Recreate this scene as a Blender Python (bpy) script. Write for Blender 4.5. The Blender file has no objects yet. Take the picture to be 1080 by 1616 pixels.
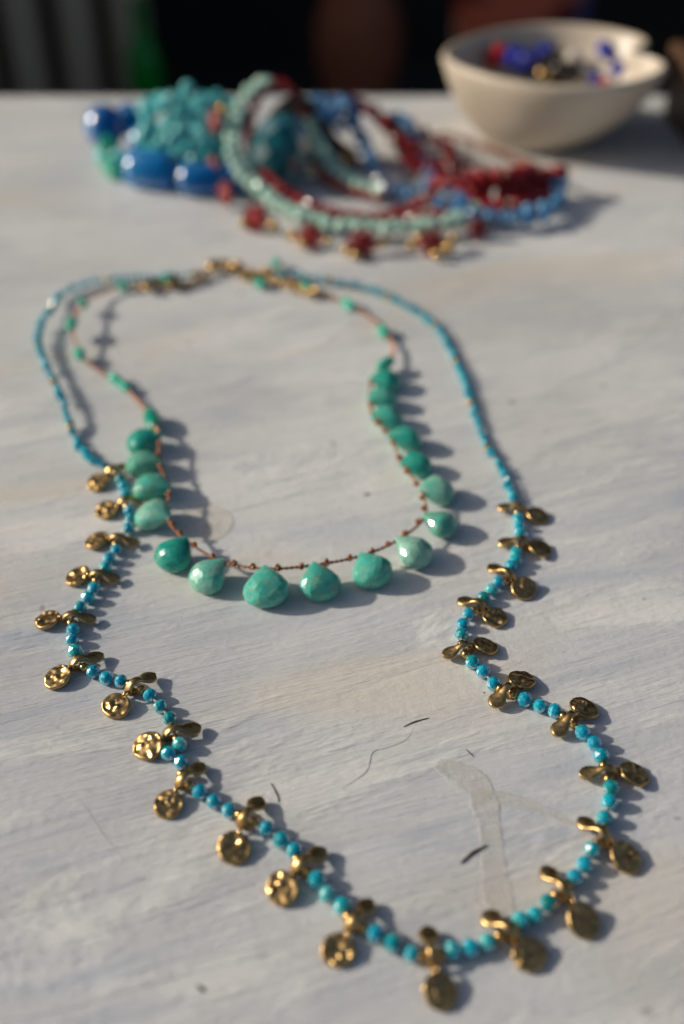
import bpy, math, random
from mathutils import Vector, Matrix, noise
random.seed(7)
SC = bpy.context.scene
COL = SC.collection
MM = 0.001
R = math.radians

# ------------------------------------------------------------------ camera
CAM_H, PITCH, FPX = 0.160, R(38.5), 1650.0
cam = bpy.data.cameras.new('camera')
cam.sensor_fit = 'VERTICAL'
cam.sensor_height = 36.0
cam.lens = 36.0 * FPX / 1616.0
cam.clip_start, cam.clip_end = 0.01, 60.0
camo = bpy.data.objects.new('camera', cam)
COL.objects.link(camo)
camo.location = (0, 0, CAM_H)
camo.rotation_euler = (R(90) - PITCH, 0, 0)
SC.camera = camo
cam.dof.use_dof = True
cam.dof.focus_distance = 0.212
cam.dof.aperture_fstop = cam.lens / 6.0

# ------------------------------------------------------------------ sky and sun
SUN_EL, SUN_AZ = R(27), R(-8)          # elevation; direction the light travels, seen from above
world = bpy.data.worlds.new('World')
SC.world = world
world.use_nodes = True
wn = world.node_tree.nodes
bg = wn['Background']
sky = wn.new('ShaderNodeTexSky')
sky.sky_type = 'NISHITA'
sky.sun_disc = False
sky.dust_density = 4.0
sky.sun_elevation = SUN_EL
sky.sun_rotation = math.atan2(-math.cos(SUN_AZ), -math.sin(SUN_AZ))
world.node_tree.links.new(sky.outputs[0], bg.inputs[0])
bg.inputs[1].default_value = 0.074
sun = bpy.data.lights.new('sun', 'SUN')
sun.energy = 3.6
sun.angle = R(2.2)
sun.color = (1.0, 0.915, 0.775)
suno = bpy.data.objects.new('sun', sun)
COL.objects.link(suno)
L = Vector((math.cos(SUN_EL) * math.cos(SUN_AZ), math.cos(SUN_EL) * math.sin(SUN_AZ), -math.sin(SUN_EL)))
suno.rotation_euler = L.to_track_quat('-Z', 'Y').to_euler()
suno.location = -L * 3
SC.view_settings.view_transform = 'Standard'
SC.view_settings.look = 'None'
SC.view_settings.exposure = 0.0
SC.view_settings.gamma = 1.0
SC.render.engine = 'CYCLES'
SC.cycles.use_denoising = True
SC.cycles.sample_clamp_indirect = 8.0
SC.cycles.max_bounces = 10

# ------------------------------------------------------------------ where things stand
def ray(px, py):
    dx, dy = (px - 540) / FPX, (808 - py) / FPX
    return Vector((dx, math.cos(PITCH) + dy * math.sin(PITCH), -math.sin(PITCH) + dy * math.cos(PITCH)))
def P(px, py, z=0.0):
    """the place on the table (or z mm above it) that was measured at px, py in the photograph"""
    d = ray(px, py)
    t = (z * MM - CAM_H) / d.z
    return Vector((d.x * t, d.y * t, z * MM))
def PD(px, py, D):
    d = ray(px, py)
    t = D / d.y
    return Vector((d.x * t, D, CAM_H + d.z * t))

# ------------------------------------------------------------------ materials
def mat(name, col=(0.5, 0.5, 0.5), rough=0.5, metal=0.0, **kw):
    m = bpy.data.materials.new(name)
    m.use_nodes = True
    b = m.node_tree.nodes['Principled BSDF']
    b.inputs['Base Color'].default_value = (*col, 1)
    b.inputs['Roughness'].default_value = rough
    b.inputs['Metallic'].default_value = metal
    for k, v in kw.items():
        b.inputs[k.replace('_', ' ')].default_value = v
    return m
class NT:
    def __init__(s, m):
        s.t = m.node_tree; s.n = s.t.nodes; s.b = s.n['Principled BSDF']
    def new(s, k, **kw):
        x = s.n.new(k)
        for a, v in kw.items(): setattr(x, a, v)
        return x
    def link(s, a, b): s.t.links.new(a, b)
    def noise(s, vec, scale, detail=4, rough=0.55, dist=0.0):
        x = s.new('ShaderNodeTexNoise')
        x.inputs['Scale'].default_value = scale
        x.inputs['Detail'].default_value = detail
        x.inputs['Roughness'].default_value = rough
        x.inputs['Distortion'].default_value = dist
        if vec is not None: s.link(vec, x.inputs['Vector'])
        return x.outputs['Fac']
    def ramp(s, fac, stops, interp='LINEAR'):
        x = s.new('ShaderNodeValToRGB')
        x.color_ramp.interpolation = interp
        e = x.color_ramp.elements
        while len(e) < len(stops): e.new(0.5)
        for i, (p, c) in enumerate(stops):
            e[i].position = p
            e[i].color = (*c, 1) if not isinstance(c, (int, float)) else (c, c, c, 1)
        s.link(fac, x.inputs[0])
        return x.outputs[0]
    def mix(s, fac, a, b, mode='MIX'):
        x = s.new('ShaderNodeMix', data_type='RGBA', blend_type=mode)
        for i, v in ((0, fac), (6, a), (7, b)):
            if hasattr(v, 'is_linked'): s.link(v, x.inputs[i])
            elif i == 0: x.inputs[0].default_value = v
            else: x.inputs[i].default_value = (*v, 1)
        return x.outputs[2]
    def math(s, op, a, b=0.0):
        x = s.new('ShaderNodeMath', operation=op)
        for i, v in ((0, a), (1, b)):
            if hasattr(v, 'is_linked'): s.link(v, x.inputs[i])
            else: x.inputs[i].default_value = v
        return x.outputs[0]
    def coord(s, which='Object'): return s.new('ShaderNodeTexCoord').outputs[which]
    def mapping(s, vec, rot=(0, 0, 0), scale=(1, 1, 1), loc=(0, 0, 0)):
        x = s.new('ShaderNodeMapping')
        x.inputs['Rotation'].default_value = rot
        x.inputs['Scale'].default_value = scale
        x.inputs['Location'].default_value = loc
        s.link(vec, x.inputs['Vector'])
        return x.outputs[0]
    def bump(s, h, strength, dist, prev=None):
        x = s.new('ShaderNodeBump')
        x.inputs['Strength'].default_value = strength
        x.inputs['Distance'].default_value = dist
        s.link(h, x.inputs['Height'])
        if prev is not None: s.link(prev, x.inputs['Normal'])
        return x.outputs[0]
    def rand(s): return s.new('ShaderNodeObjectInfo').outputs['Random']

def table_paint():
    m = mat('white_brushed_paint', rough=0.42)
    t = NT(m)
    a, b = P(0, 1510), P(400, 1400)
    ang = math.atan2(b.y - a.y, b.x - a.x)
    c = t.mapping(t.coord(), rot=(0, 0, -ang))
    st = t.mapping(c, scale=(1.0, 9.0, 1.0))             # long brush strokes
    fine = t.mapping(c, scale=(1.0, 22.0, 1.0))
    n1 = t.noise(t.mapping(c, scale=(1.0, 6.0, 1.0)), 20, 5, 0.6, 0.9)
    n2 = t.noise(fine, 55, 6, 0.68, 0.3)
    n3 = t.noise(t.mapping(c, scale=(1, 4.5, 1), loc=(3, 1, 0)), 15, 4, 0.55, 0.5)
    n4 = t.noise(t.mapping(c, scale=(1, 2.6, 1), loc=(7, 5, 0)), 9, 3, 0.5, 0.6)
    n5 = t.noise(c, 520, 4, 0.65)
    n6 = t.noise(c, 11, 3, 0.5, 0.4)                      # where the brush was dry
    n7 = t.noise(t.mapping(c, scale=(1, 1.4, 1), loc=(1, 9, 0)), 6, 3, 0.5)
    dry = t.ramp(n6, [(0.42, 0.08), (0.66, 1.0)])
    base = t.ramp(n1, [(0.30, (0.555, 0.575, 0.60)), (0.48, (0.68, 0.69, 0.685)), (0.74, (0.74, 0.745, 0.73))])
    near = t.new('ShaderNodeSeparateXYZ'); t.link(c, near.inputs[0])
    near_tint = t.ramp(t.math('ADD', n7, t.math('MULTIPLY', near.outputs[1], -1.6)), [(0.14, 0.0), (0.46, 0.72)])   # greyer blue towards the near end, broken up by noise
    base = t.mix(near_tint, base, (0.47, 0.485, 0.53))
    thick = t.noise(t.mapping(c, scale=(1, 3.5, 1), loc=(4, 2, 0)), 12, 5, 0.62, 0.35)
    base = t.mix(t.ramp(thick, [(0.50, 0.0), (0.60, 0.75)]), base, (0.77, 0.765, 0.74))   # where a second coat lies
    base = t.mix(t.math('MULTIPLY', t.ramp(n2, [(0.36, 0.6), (0.5, 0.0)]), dry), base, (0.50, 0.52, 0.57))
    base = t.mix(t.math('MULTIPLY', t.ramp(n3, [(0.55, 0.0), (0.68, 1.0)]), t.math('ADD', 0.22, near_tint)), base, (0.40, 0.455, 0.555))   # thin paint, blue beneath
    base = t.mix(t.ramp(n4, [(0.52, 0.0), (0.70, 0.7)]), base, (0.70, 0.64, 0.54))  # yellowed paint
    spots = t.ramp(t.noise(c, 170, 2, 0.4), [(0.74, 0.0), (0.765, 0.6)])
    base = t.mix(spots, base, (0.30, 0.27, 0.24))
    base = t.mix(t.ramp(n5, [(0.3, 0.22), (0.55, 0.0)]), base, (0.45, 0.45, 0.48))
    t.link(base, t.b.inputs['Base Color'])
    t.link(t.ramp(n1, [(0.3, 0.52), (0.7, 0.34)]), t.b.inputs['Roughness'])
    h2 = t.math('MULTIPLY', n2, dry)
    bm = t.bump(n1, 0.6, 0.0011)
    bm = t.bump(t.ramp(thick, [(0.50, 0.0), (0.58, 1.0)]), 0.5, 0.0005, bm)
    bm = t.bump(h2, 0.85, 0.0010, bm)
    bm = t.bump(t.noise(t.mapping(c, scale=(1, 3, 1)), 1500, 3, 0.6), 0.16, 0.00012, bm)
    bm = t.bump(n5, 0.38, 0.00036, bm)
    chip = t.ramp(t.noise(t.mapping(c, scale=(1, 2.2, 1), loc=(2, 4, 0)), 90, 4, 0.7), [(0.60, 0.0), (0.635, 1.0)])
    bm = t.bump(t.math('MULTIPLY', chip, dry), -0.5, 0.00035, bm)
    t.link(bm, t.b.inputs['Normal'])
    return m
M = {}
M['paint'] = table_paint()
def stone(name, stops, sss, radius, rough=0.12, scale=260, coat=0.5, trans=0.0):
    m = mat(name, rough=rough)
    t = NT(m)
    info = t.rand()
    c = t.coord()
    off = t.new('ShaderNodeVectorMath', operation='ADD')
    t.link(c, off.inputs[0])
    cmb = t.new('ShaderNodeCombineXYZ')
    t.link(t.math('MULTIPLY', info, 3.0), cmb.inputs[0]); t.link(t.math('MULTIPLY', info, 7.0), cmb.inputs[1])
    t.link(cmb.outputs[0], off.inputs[1])
    n = t.noise(off.outputs[0], scale, 5, 0.62, 0.6)
    v = t.math('ADD', t.math('MULTIPLY', n, 0.54), t.math('MULTIPLY', t.math('FRACT', t.math('MULTIPLY', info, 13.7)), 0.46))
    t.link(t.ramp(v, stops), t.b.inputs['Base Color'])
    t.b.inputs['Subsurface Weight'].default_value = sss
    t.b.inputs['Subsurface Radius'].default_value = radius
    t.b.inputs['Subsurface Scale'].default_value = 1.0
    t.b.inputs['Coat Weight'].default_value = coat
    t.b.inputs['Coat Roughness'].default_value = 0.06
    t.b.inputs['Transmission Weight'].default_value = trans
    return m
M['amazonite'] = stone('amazonite', [(0.22, (0.008, 0.24, 0.19)), (0.38, (0.03, 0.38, 0.30)), (0.48, (0.17, 0.37, 0.27)), (0.58, (0.05, 0.44, 0.36)), (0.68, (0.22, 0.46, 0.36)), (0.80, (0.36, 0.60, 0.50))],
                       0.75, (0.0009, 0.0022, 0.0019), 0.22, 460, 0.3)
M['apatite'] = stone('blue_agate', [(0.22, (0.0, 0.22, 0.21)), (0.34, (0.0, 0.38, 0.46)), (0.46, (0.0, 0.34, 0.52)), (0.58, (0.0, 0.44, 0.58)), (0.70, (0.01, 0.46, 0.50)), (0.82, (0.14, 0.58, 0.60))],
                     0.6, (0.0003, 0.0016, 0.0020), 0.15, 500, 0.0, 0.28)
M['turquoise'] = stone('turquoise_seed', [(0.2, (0.0, 0.25, 0.34)), (0.5, (0.0, 0.38, 0.50)), (0.8, (0.08, 0.52, 0.60))],
                       0.5, (0.0003, 0.0010, 0.0012), 0.2, 500, 0.4)
M['green'] = stone('green_stone', [(0.2, (0.0, 0.25, 0.17)), (0.5, (0.01, 0.38, 0.27)), (0.8, (0.05, 0.46, 0.33))],
                   0.6, (0.0004, 0.0014, 0.0011), 0.15, 500, 0.4)
def gold_mat(name, col, rough, bump):
    m = mat(name, col, rough, 1.0)
    t = NT(m)
    n = t.noise(t.coord(), 700, 4, 0.6)
    tone = t.ramp(n, [(0.35, tuple(x * 0.70 for x in col)), (0.65, col)])
    tarnish = t.mix(t.math('MULTIPLY', t.rand(), 0.26), tone, (col[0] * 0.55, col[1] * 0.52, col[2] * 0.50))
    t.link(tarnish, t.b.inputs['Base Color'])
    t.link(t.ramp(t.noise(t.coord(), 1400, 3), [(0.3, rough * 0.8), (0.7, rough * 1.3)]), t.b.inputs['Roughness'])
    t.link(t.bump(t.noise(t.coord(), 1500, 3), bump, 0.00006), t.b.inputs['Normal'])
    return m
M['gold'] = gold_mat('matte_brass', (0.62, 0.41, 0.175), 0.31, 0.3)
M['gold_shiny'] = gold_mat('polished_brass', (0.68, 0.44, 0.17), 0.19, 0.1)
def cord_mat(name, a, b, rough, scale, metal=0.0):
    m = mat(name, a, rough, metal)
    t = NT(m)
    t.link(t.ramp(t.noise(t.coord(), scale, 3), [(0.35, a), (0.65, b)]), t.b.inputs['Base Color'])
    t.link(t.bump(t.noise(t.coord(), scale * 1.6, 2), 0.4, 0.0001), t.b.inputs['Normal'])
    return m
M['copper_cord'] = cord_mat('copper_silk_cord', (0.17, 0.055, 0.022), (0.46, 0.19, 0.085), 0.36, 1800, 0.25)
M['copper_bright'] = cord_mat('copper_thread', (0.34, 0.13, 0.06), (0.72, 0.36, 0.20), 0.34, 1800, 0.35)
M['grey_thread'] = cord_mat('grey_thread', (0.20, 0.19, 0.20), (0.38, 0.36, 0.36), 0.7, 2500)
M['wine_cord'] = cord_mat('dark_red_cord', (0.12, 0.003, 0.004), (0.30, 0.006, 0.006), 0.5, 900)
M['leather'] = cord_mat('brown_leather', (0.035, 0.016, 0.008), (0.10, 0.05, 0.028), 0.6, 500)
def plain(name, a, b, rough, scale, **kw):
    m = mat(name, a, rough, **kw)
    t = NT(m)
    t.link(t.mix(0.5, t.ramp(t.noise(t.coord(), scale, 3), [(0.35, a), (0.65, b)]), t.ramp(t.rand(), [(0.1, a), (0.9, b)])), t.b.inputs['Base Color'])
    return m
M['cobalt'] = plain('cobalt_glass', (0.0, 0.085, 0.34), (0.0, 0.23, 0.55), 0.24, 60, Transmission_Weight=0.15, Specular_IOR_Level=0.10)
M['teal_glass'] = plain('teal_glass', (0.0, 0.05, 0.065), (0.0, 0.12, 0.14), 0.08, 60, Transmission_Weight=0.2, Coat_Weight=0.3)
M['aqua'] = plain('aqua_crystal', (0.0, 0.40, 0.42), (0.24, 0.74, 0.74), 0.09, 200, Transmission_Weight=0.12)
M['mint'] = plain('mint_glass', (0.30, 0.52, 0.42), (0.46, 0.66, 0.56), 0.12, 300, Coat_Weight=0.6)
M['denim'] = plain('denim_blue_glass', (0.025, 0.13, 0.32), (0.10, 0.30, 0.52), 0.12, 300, Coat_Weight=0.6)
M['ruby'] = plain('red_glass', (0.13, 0.002, 0.003), (0.38, 0.006, 0.007), 0.12, 300)
M['wine_glass'] = plain('wine_red_glass', (0.07, 0.003, 0.006), (0.22, 0.006, 0.010), 0.14, 300)
M['rose'] = plain('rose_bead', (0.26, 0.09, 0.07), (0.36, 0.15, 0.10), 0.2, 300)
M['royal'] = plain('royal_blue_glass', (0.006, 0.012, 0.22), (0.02, 0.04, 0.40), 0.1, 300, Coat_Weight=0.5)
M['pearl'] = plain('pale_bead', (0.45, 0.40, 0.34), (0.6, 0.55, 0.48), 0.2, 300)
M['onyx'] = plain('dark_bead', (0.012, 0.011, 0.01), (0.05, 0.04, 0.025), 0.2, 300)
def glaze():
    m = mat('cream_glaze', (0.72, 0.65, 0.55), 0.40)
    t = NT(m)
    t.link(t.ramp(t.noise(t.coord(), 24, 4), [(0.35, (0.46, 0.39, 0.30)), (0.65, (0.57, 0.49, 0.40))]), t.b.inputs['Base Color'])
    t.link(t.bump(t.noise(t.coord(), 60, 3), 0.2, 0.001), t.b.inputs['Normal'])
    return m
M['glaze'] = glaze()
def two(name, a, b, scale, rough=0.8, sc=(1, 1, 1), bump=0.0):
    m = mat(name, a, rough)
    t = NT(m)
    n = t.noise(t.mapping(t.coord(), scale=sc), scale, 5)
    t.link(t.ramp(n, [(0.35, a), (0.65, b)]), t.b.inputs['Base Color'])
    if bump: t.link(t.bump(n, bump, 0.002), t.b.inputs['Normal'])
    return m
M['wall'] = two('shade_dark_wall', (0.012, 0.010, 0.008), (0.020, 0.016, 0.012), 6, 0.9, bump=0.4)  # near-black colour stands in for the deep shade behind the table
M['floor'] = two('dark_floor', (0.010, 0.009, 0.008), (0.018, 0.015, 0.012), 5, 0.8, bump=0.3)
M['enamel'] = two('old_enamel', (0.66, 0.51, 0.37), (0.74, 0.58, 0.43), 120, 0.9)
M['terracotta'] = two('terracotta', (0.27, 0.075, 0.035), (0.36, 0.11, 0.05), 30, 0.8, bump=0.3)
M['bottle'] = mat('green_glass', (0.0, 0.30, 0.03), 0.10)
M['walnut'] = two('brown_wood', (0.055, 0.026, 0.012), (0.12, 0.06, 0.03), 60, 0.5, (1, 8, 1), 0.3)
M['apron'] = two('white_wood', (0.5, 0.49, 0.47), (0.66, 0.65, 0.63), 40, 0.6, (1, 6, 1), 0.3)
M['splinter'] = two('dark_splinter', (0.05, 0.035, 0.025), (0.14, 0.10, 0.07), 900, 0.8)
M['groove'] = two('bare_groove', (0.38, 0.38, 0.39), (0.52, 0.52, 0.53), 700, 0.8)
M['dust'] = two('paint_crumbs', (0.22, 0.20, 0.18), (0.66, 0.65, 0.64), 90, 0.8)
def wax(name, col, alpha):
    m = mat(name, col, 0.35, Coat_Weight=0.2)
    t = NT(m)
    t.link(t.ramp(t.noise(t.coord(), 160, 4), [(0.35, tuple(x * 0.93 for x in col)), (0.65, col)]), t.b.inputs['Base Color'])
    tr = t.new('ShaderNodeBsdfTransparent'); mx = t.new('ShaderNodeMixShader')
    t.link(t.ramp(t.noise(t.coord(), 420, 5, 0.7), [(0.34, alpha * 0.25), (0.66, alpha * 1.3)]), mx.inputs[0])
    out = t.n['Material Output']
    t.link(tr.outputs[0], mx.inputs[1]); t.link(t.b.outputs[0], mx.inputs[2]); t.link(mx.outputs[0], out.inputs['Surface'])
    return m
M['glue'] = wax('dried_glue', (0.72, 0.685, 0.63), 0.42)
M['wax'] = wax('yellow_wax', (0.76, 0.66, 0.49), 0.25)

# ------------------------------------------------------------------ mesh helpers
def mesh(name, V, F, m=None, smooth=True):
    me = bpy.data.meshes.new(name)
    me.from_pydata([tuple(v) for v in V], [], F)
    if smooth: me.shade_smooth()
    if m: me.materials.append(m)
    me.update()
    return me
def part(name, me, parent, loc=(0, 0, 0), rot=None, scale=None):
    """one part (or sub-part); loc is in its parent's frame"""
    o = bpy.data.objects.new(name, me)
    COL.objects.link(o)
    o.parent = parent
    o.location = loc
    if rot is not None:
        o.rotation_mode = 'QUATERNION'
        o.rotation_quaternion = rot if not isinstance(rot, Matrix) else rot.to_quaternion()
    if scale is not None: o.scale = scale if not isinstance(scale, (int, float)) else (scale,) * 3
    return o
def thing(name, label, cat, loc=(0, 0, 0), group=None, me=None):
    o = bpy.data.objects.new(name, me)
    COL.objects.link(o)
    o.location = loc
    o['label'] = label; o['category'] = cat
    if group: o['group'] = group
    return o
def rings(profile, n, stagger=True, sx=1.0, sz=1.0):
    """faceted solid of rings round Y: profile is (y, r_x, r_z); poles where r is 0"""
    V, F, prev = [], [], None
    for k, (y, rx, rz) in enumerate(profile):
        if rx == 0:
            V.append((0, y, 0)); cur = [len(V) - 1]
        else:
            o = 0.5 * (k % 2) if stagger else 0
            cur = []
            for i in range(n):
                a = 2 * math.pi * (i + o) / n
                V.append((rx * math.cos(a), y, rz * math.sin(a))); cur.append(len(V) - 1)
        if prev is not None:
            if len(prev) == 1:
                for i in range(n): F.append((prev[0], cur[(i + 1) % n], cur[i]))
            elif len(cur) == 1:
                for i in range(n): F.append((cur[0], prev[i], prev[(i + 1) % n]))
            elif not stagger:
                for i in range(n): F.append((prev[i], prev[(i + 1) % n], cur[(i + 1) % n], cur[i]))
            else:
                odd = (k % 2 == 1)
                for i in range(n):
                    j = (i + 1) % n
                    if odd:
                        F.append((prev[i], prev[j], cur[i])); F.append((prev[j], cur[j], cur[i]))
                    else:
                        F.append((prev[i], cur[j], cur[i])); F.append((prev[i], prev[j], cur[j]))
        prev = cur
    return V, F
def sphere_profile(r, k, squash=1.0):
    out = []
    for i in range(k + 1):
        a = math.pi * i / k
        rr = r * math.sin(a)
        out.append((-r * squash * math.cos(a), rr if 0 < i < k else 0, rr))
    return out
def facet_bead(name, r, m, n=8, k=6, squash=0.92):
    V, F = rings(sphere_profile(r, k, squash), n)
    return mesh(name, V, F, m, smooth=False)
def round_bead(name, r, m, squash=0.9, n=16, k=10):
    V, F = rings(sphere_profile(r, k, squash), n, stagger=False)
    return mesh(name, V, F, m)
def lathe(profile, n=48):
    """profile of (r, z) round Z"""
    V, F = [], []
    for r, z in profile:
        for i in range(n):
            a = 2 * math.pi * i / n
            V.append((r * math.cos(a), r * math.sin(a), z))
    for k in range(len(profile) - 1):
        for i in range(n):
            j = (i + 1) % n
            F.append((k * n + i, k * n + j, (k + 1) * n + j, (k + 1) * n + i))
    return V, F
def catmull(pts, step):
    """points along a smooth curve through pts, about step apart"""
    pts = [Vector(p) for p in pts]
    q = [pts[0] * 2 - pts[1]] + pts + [pts[-1] * 2 - pts[-2]]
    dense = []
    for i in range(1, len(q) - 2):
        p0, p1, p2, p3 = q[i - 1:i + 3]
        for s in range(16):
            t = s / 16
            dense.append(0.5 * (2 * p1 + (p2 - p0) * t + (2 * p0 - 5 * p1 + 4 * p2 - p3) * t * t + (3 * p1 - p0 - 3 * p2 + p3) * t ** 3))
    dense.append(pts[-1])
    acc = [0.0]
    for a, b in zip(dense, dense[1:]): acc.append(acc[-1] + (b - a).length)
    n = max(1, round(acc[-1] / step))
    out, j = [], 0
    for k in range(n + 1):
        d = acc[-1] * k / n
        while j < len(acc) - 2 and acc[j + 1] < d: j += 1
        seg = acc[j + 1] - acc[j]
        u = 0 if seg < 1e-12 else (d - acc[j]) / seg
        out.append(dense[j].lerp(dense[j + 1], min(1, max(0, u))))
    return out
def tangents(pts):
    return [(pts[min(i + 1, len(pts) - 1)] - pts[max(i - 1, 0)]).normalized() for i in range(len(pts))]
def tube(pts, r, n=8, V=None, F=None, twist=None):
    """tube along pts; twist=(radius, pitch, phase) winds it helically"""
    V = [] if V is None else V; F = [] if F is None else F
    T = tangents(pts)
    dist = 0.0
    b0 = len(V)
    for i, p in enumerate(pts):
        if i: dist += (p - pts[i - 1]).length
        up = Vector((0, 0, 1)) if abs(T[i].z) < 0.95 else Vector((1, 0, 0))
        s = T[i].cross(up).normalized(); u = s.cross(T[i])
        c = p
        if twist:
            a = twist[2] + 2 * math.pi * dist / twist[1]
            c = p + (s * math.cos(a) + u * math.sin(a)) * twist[0]
        rr = r[i] if isinstance(r, (list, tuple)) else r
        for k in range(n):
            a = 2 * math.pi * k / n
            V.append(c + (s * math.cos(a) + u * math.sin(a)) * rr)
    for i in range(len(pts) - 1):
        for k in range(n):
            j = (k + 1) % n
            F.append((b0 + i * n + k, b0 + i * n + j, b0 + (i + 1) * n + j, b0 + (i + 1) * n + k))
    F.append(tuple(b0 + k for k in reversed(range(n))))
    F.append(tuple(b0 + (len(pts) - 1) * n + k for k in range(n)))
    return V, F
def along(t, spin=0.0):
    """rotation that lays local Y along t, local Z as near up as it goes, then spun about Y"""
    t = t.normalized()
    up = Vector((0, 0, 1)) if abs(t.z) < 0.95 else Vector((1, 0, 0))
    x = t.cross(up).normalized(); z = x.cross(t)
    m = Matrix((x, t, z)).transposed()
    return (m @ Matrix.Rotation(spin, 3, 'Y')).to_quaternion()
def box(x0, x1, y0, y1, z0, z1, bev=0.0):
    import bmesh
    bm = bmesh.new()
    bmesh.ops.create_cube(bm, size=1.0)
    for v in bm.verts:
        v.co = Vector(((x0 + x1) / 2 + v.co.x * (x1 - x0), (y0 + y1) / 2 + v.co.y * (y1 - y0), (z0 + z1) / 2 + v.co.z * (z1 - z0)))
    if bev: bmesh.ops.bevel(bm, geom=bm.edges[:], offset=bev, segments=3, affect='EDGES', profile=0.5)
    me = bpy.data.meshes.new('box')
    bm.to_mesh(me); bm.free()
    return me

# ------------------------------------------------------------------ the setting
EDGE = P(540, 149).y
table = thing('table', 'white painted wooden table with brushed and scratched top under all the jewellery', 'table', (0, 0, 0))
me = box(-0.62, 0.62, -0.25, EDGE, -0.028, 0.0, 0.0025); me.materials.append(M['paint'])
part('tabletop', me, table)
me = box(-0.56, 0.56, -0.19, EDGE - 0.05, -0.11, -0.0285, 0.001); me.materials.append(M['apron'])
part('apron', me, table)
for x in (-0.52, 0.52):
    for y in (-0.15, EDGE - 0.09):
        me = box(x - 0.025, x + 0.025, y - 0.025, y + 0.025, -0.75, -0.1105, 0.002); me.materials.append(M['apron'])
        part('leg', me, table)
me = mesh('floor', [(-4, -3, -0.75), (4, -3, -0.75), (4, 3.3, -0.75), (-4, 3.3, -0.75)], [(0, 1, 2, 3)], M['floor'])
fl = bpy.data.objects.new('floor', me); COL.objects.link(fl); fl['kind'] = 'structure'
me = box(-4, 4, 3.3, 3.5, -0.75, 2.6); me.materials.append(M['wall'])  # built tall so the brass reflects dark wall instead of sky
o = thing('wall', 'wall far behind the table, coloured near black for the deep shade there', 'wall', me=me); o['kind'] = 'structure'
me = box(-1.6, -1.45, 0.80, 3.3, -0.75, 0.85); me.materials.append(M['wall'])  # added out of view to block the sun from the background
o = thing('sun_block_wall', 'added dark wall, out of view, that keeps the sun off the background', 'wall', me=me); o['kind'] = 'structure'

# marks on the table
def ribbon(px_pts, widths, z, thick):
    """a thin raised strip laid on the table; its section is a low dome with a fuller rim"""
    pts = catmull([P(x, y) for x, y in px_pts], 0.0012)
    T = tangents(pts)
    V, F = [], []
    prof = [(-1, 0), (-0.93, 0.9), (-0.85, 1.0), (-0.7, 0.72), (0, 0.6), (0.7, 0.72), (0.85, 1.0), (0.93, 0.9), (1, 0)]
    n = len(pts)
    for i, p in enumerate(pts):
        u = i / (n - 1) * (len(widths) - 1); k = min(int(u), len(widths) - 2)
        w = widths[k] + (widths[k + 1] - widths[k]) * (u - k)
        s = Vector((-T[i].y, T[i].x, 0))
        wob = 1 + 0.22 * noise.noise(Vector((p.x * 300, p.y * 300, 1))) + 0.16 * noise.noise(Vector((p.x * 1100, p.y * 1100, 4)))
        for a, h in prof:
            V.append(p + s * a * w * MM * wob + Vector((0, 0, (z + h * thick) * MM)))
    m = len(prof)
    for i in range(n - 1):
        for k in range(m - 1):
            F.append((i * m + k, (i + 1) * m + k, (i + 1) * m + k + 1, i * m + k + 1))
    return V, F
V, F = ribbon([(690, 1205), (725, 1222), (757, 1245), (772, 1300), (779, 1360), (788, 1420), (802, 1462)], [1.2, 3.2, 2.6, 2.0, 2.2, 2.8, 2.0], 0.02, 0.12)
part('glue_drip', mesh('glue_drip', V, F, M['glue']), table)
V, F = ribbon([(752, 1248), (800, 1262), (850, 1275), (905, 1300)], [0.8, 1.6, 1.2, 0.5], 0.02, 0.08)
part('glue_drip', mesh('glue_drip', V, F, M['glue']), table)
c = P(322, 826)
V, F = lathe([(0.0, 0.00012), (0.0050, 0.00012), (0.0062, 0.00014), (0.0066, 0.0003), (0.0070, 0.00034), (0.0073, 0.0002), (0.0075, 0.00002)], 56)
V = [Vector(v) * (1 + 0.05 * noise.noise(Vector(v) * 250)) for v in V]
part('wax_stain', mesh('wax_stain', V, F, M['wax']), table, c)
for pts_, w_ in (([(-20, 1516), (120, 1478), (260, 1436), (400, 1394)], 0.9), ([(-20, 1612), (130, 1580), (300, 1530), (420, 1505)], 0.8), ([(-20, 1446), (110, 1420), (230, 1384)], 0.6)  , ([(560, 1440), (600, 1432), (650, 1437)], 0.6)):
    V, F = ribbon(pts_, [0.2, w_, w_ * 0.7, w_, 0.2], -0.03, 0.13)
    part('paint_ridge', mesh('paint_ridge', V, F, M['paint']), table)
rnd = random.Random(11)
V, F = [], []
for _ in range(170):                                       # dust and crumbs of paint
    c = Vector((rnd.uniform(-0.16, 0.16), rnd.uniform(0.07, 0.30), 0.0)); r = rnd.choice((0.09, 0.12, 0.16, 0.24)) * MM
    b = len(V)
    for q in range(5):
        a = q * 1.2566 + rnd.uniform(-0.4, 0.4)
        V.append(c + Vector((math.cos(a) * r * rnd.uniform(0.6, 1.5), math.sin(a) * r, 0.01 * MM)))
    V.append(c + Vector((0, 0, r * 0.8)))
    for q in range(5): F.append((b + q, b + (q + 1) % 5, b + 5))
o = part('dust', mesh('dust', V, F, M['dust'], False), table); o['kind'] = 'stuff'
def line(name, px_pts, rr, m, z=0.0):
    pts = catmull([P(x, y, z) for x, y in px_pts], 0.0006)
    n = len(pts)
    rad = [rr * MM * (0.25 + 0.75 * math.sin(math.pi * (i + 0.3) / (n - 0.4)) ** 0.6) * (1 + 0.35 * noise.noise(Vector((i * 0.6, rr * 9, 3)))) for i in range(n)]
    V, F = tube(pts, rad, 6)
    part(name, mesh(name, V, F, m), table)
line('splinter', [(728, 1362), (744, 1347), (768, 1334)], 0.26, M['splinter'], 0.15)
line('splinter', [(637, 1147), (655, 1139), (677, 1133)], 0.17, M['splinter'], 0.05)
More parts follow.
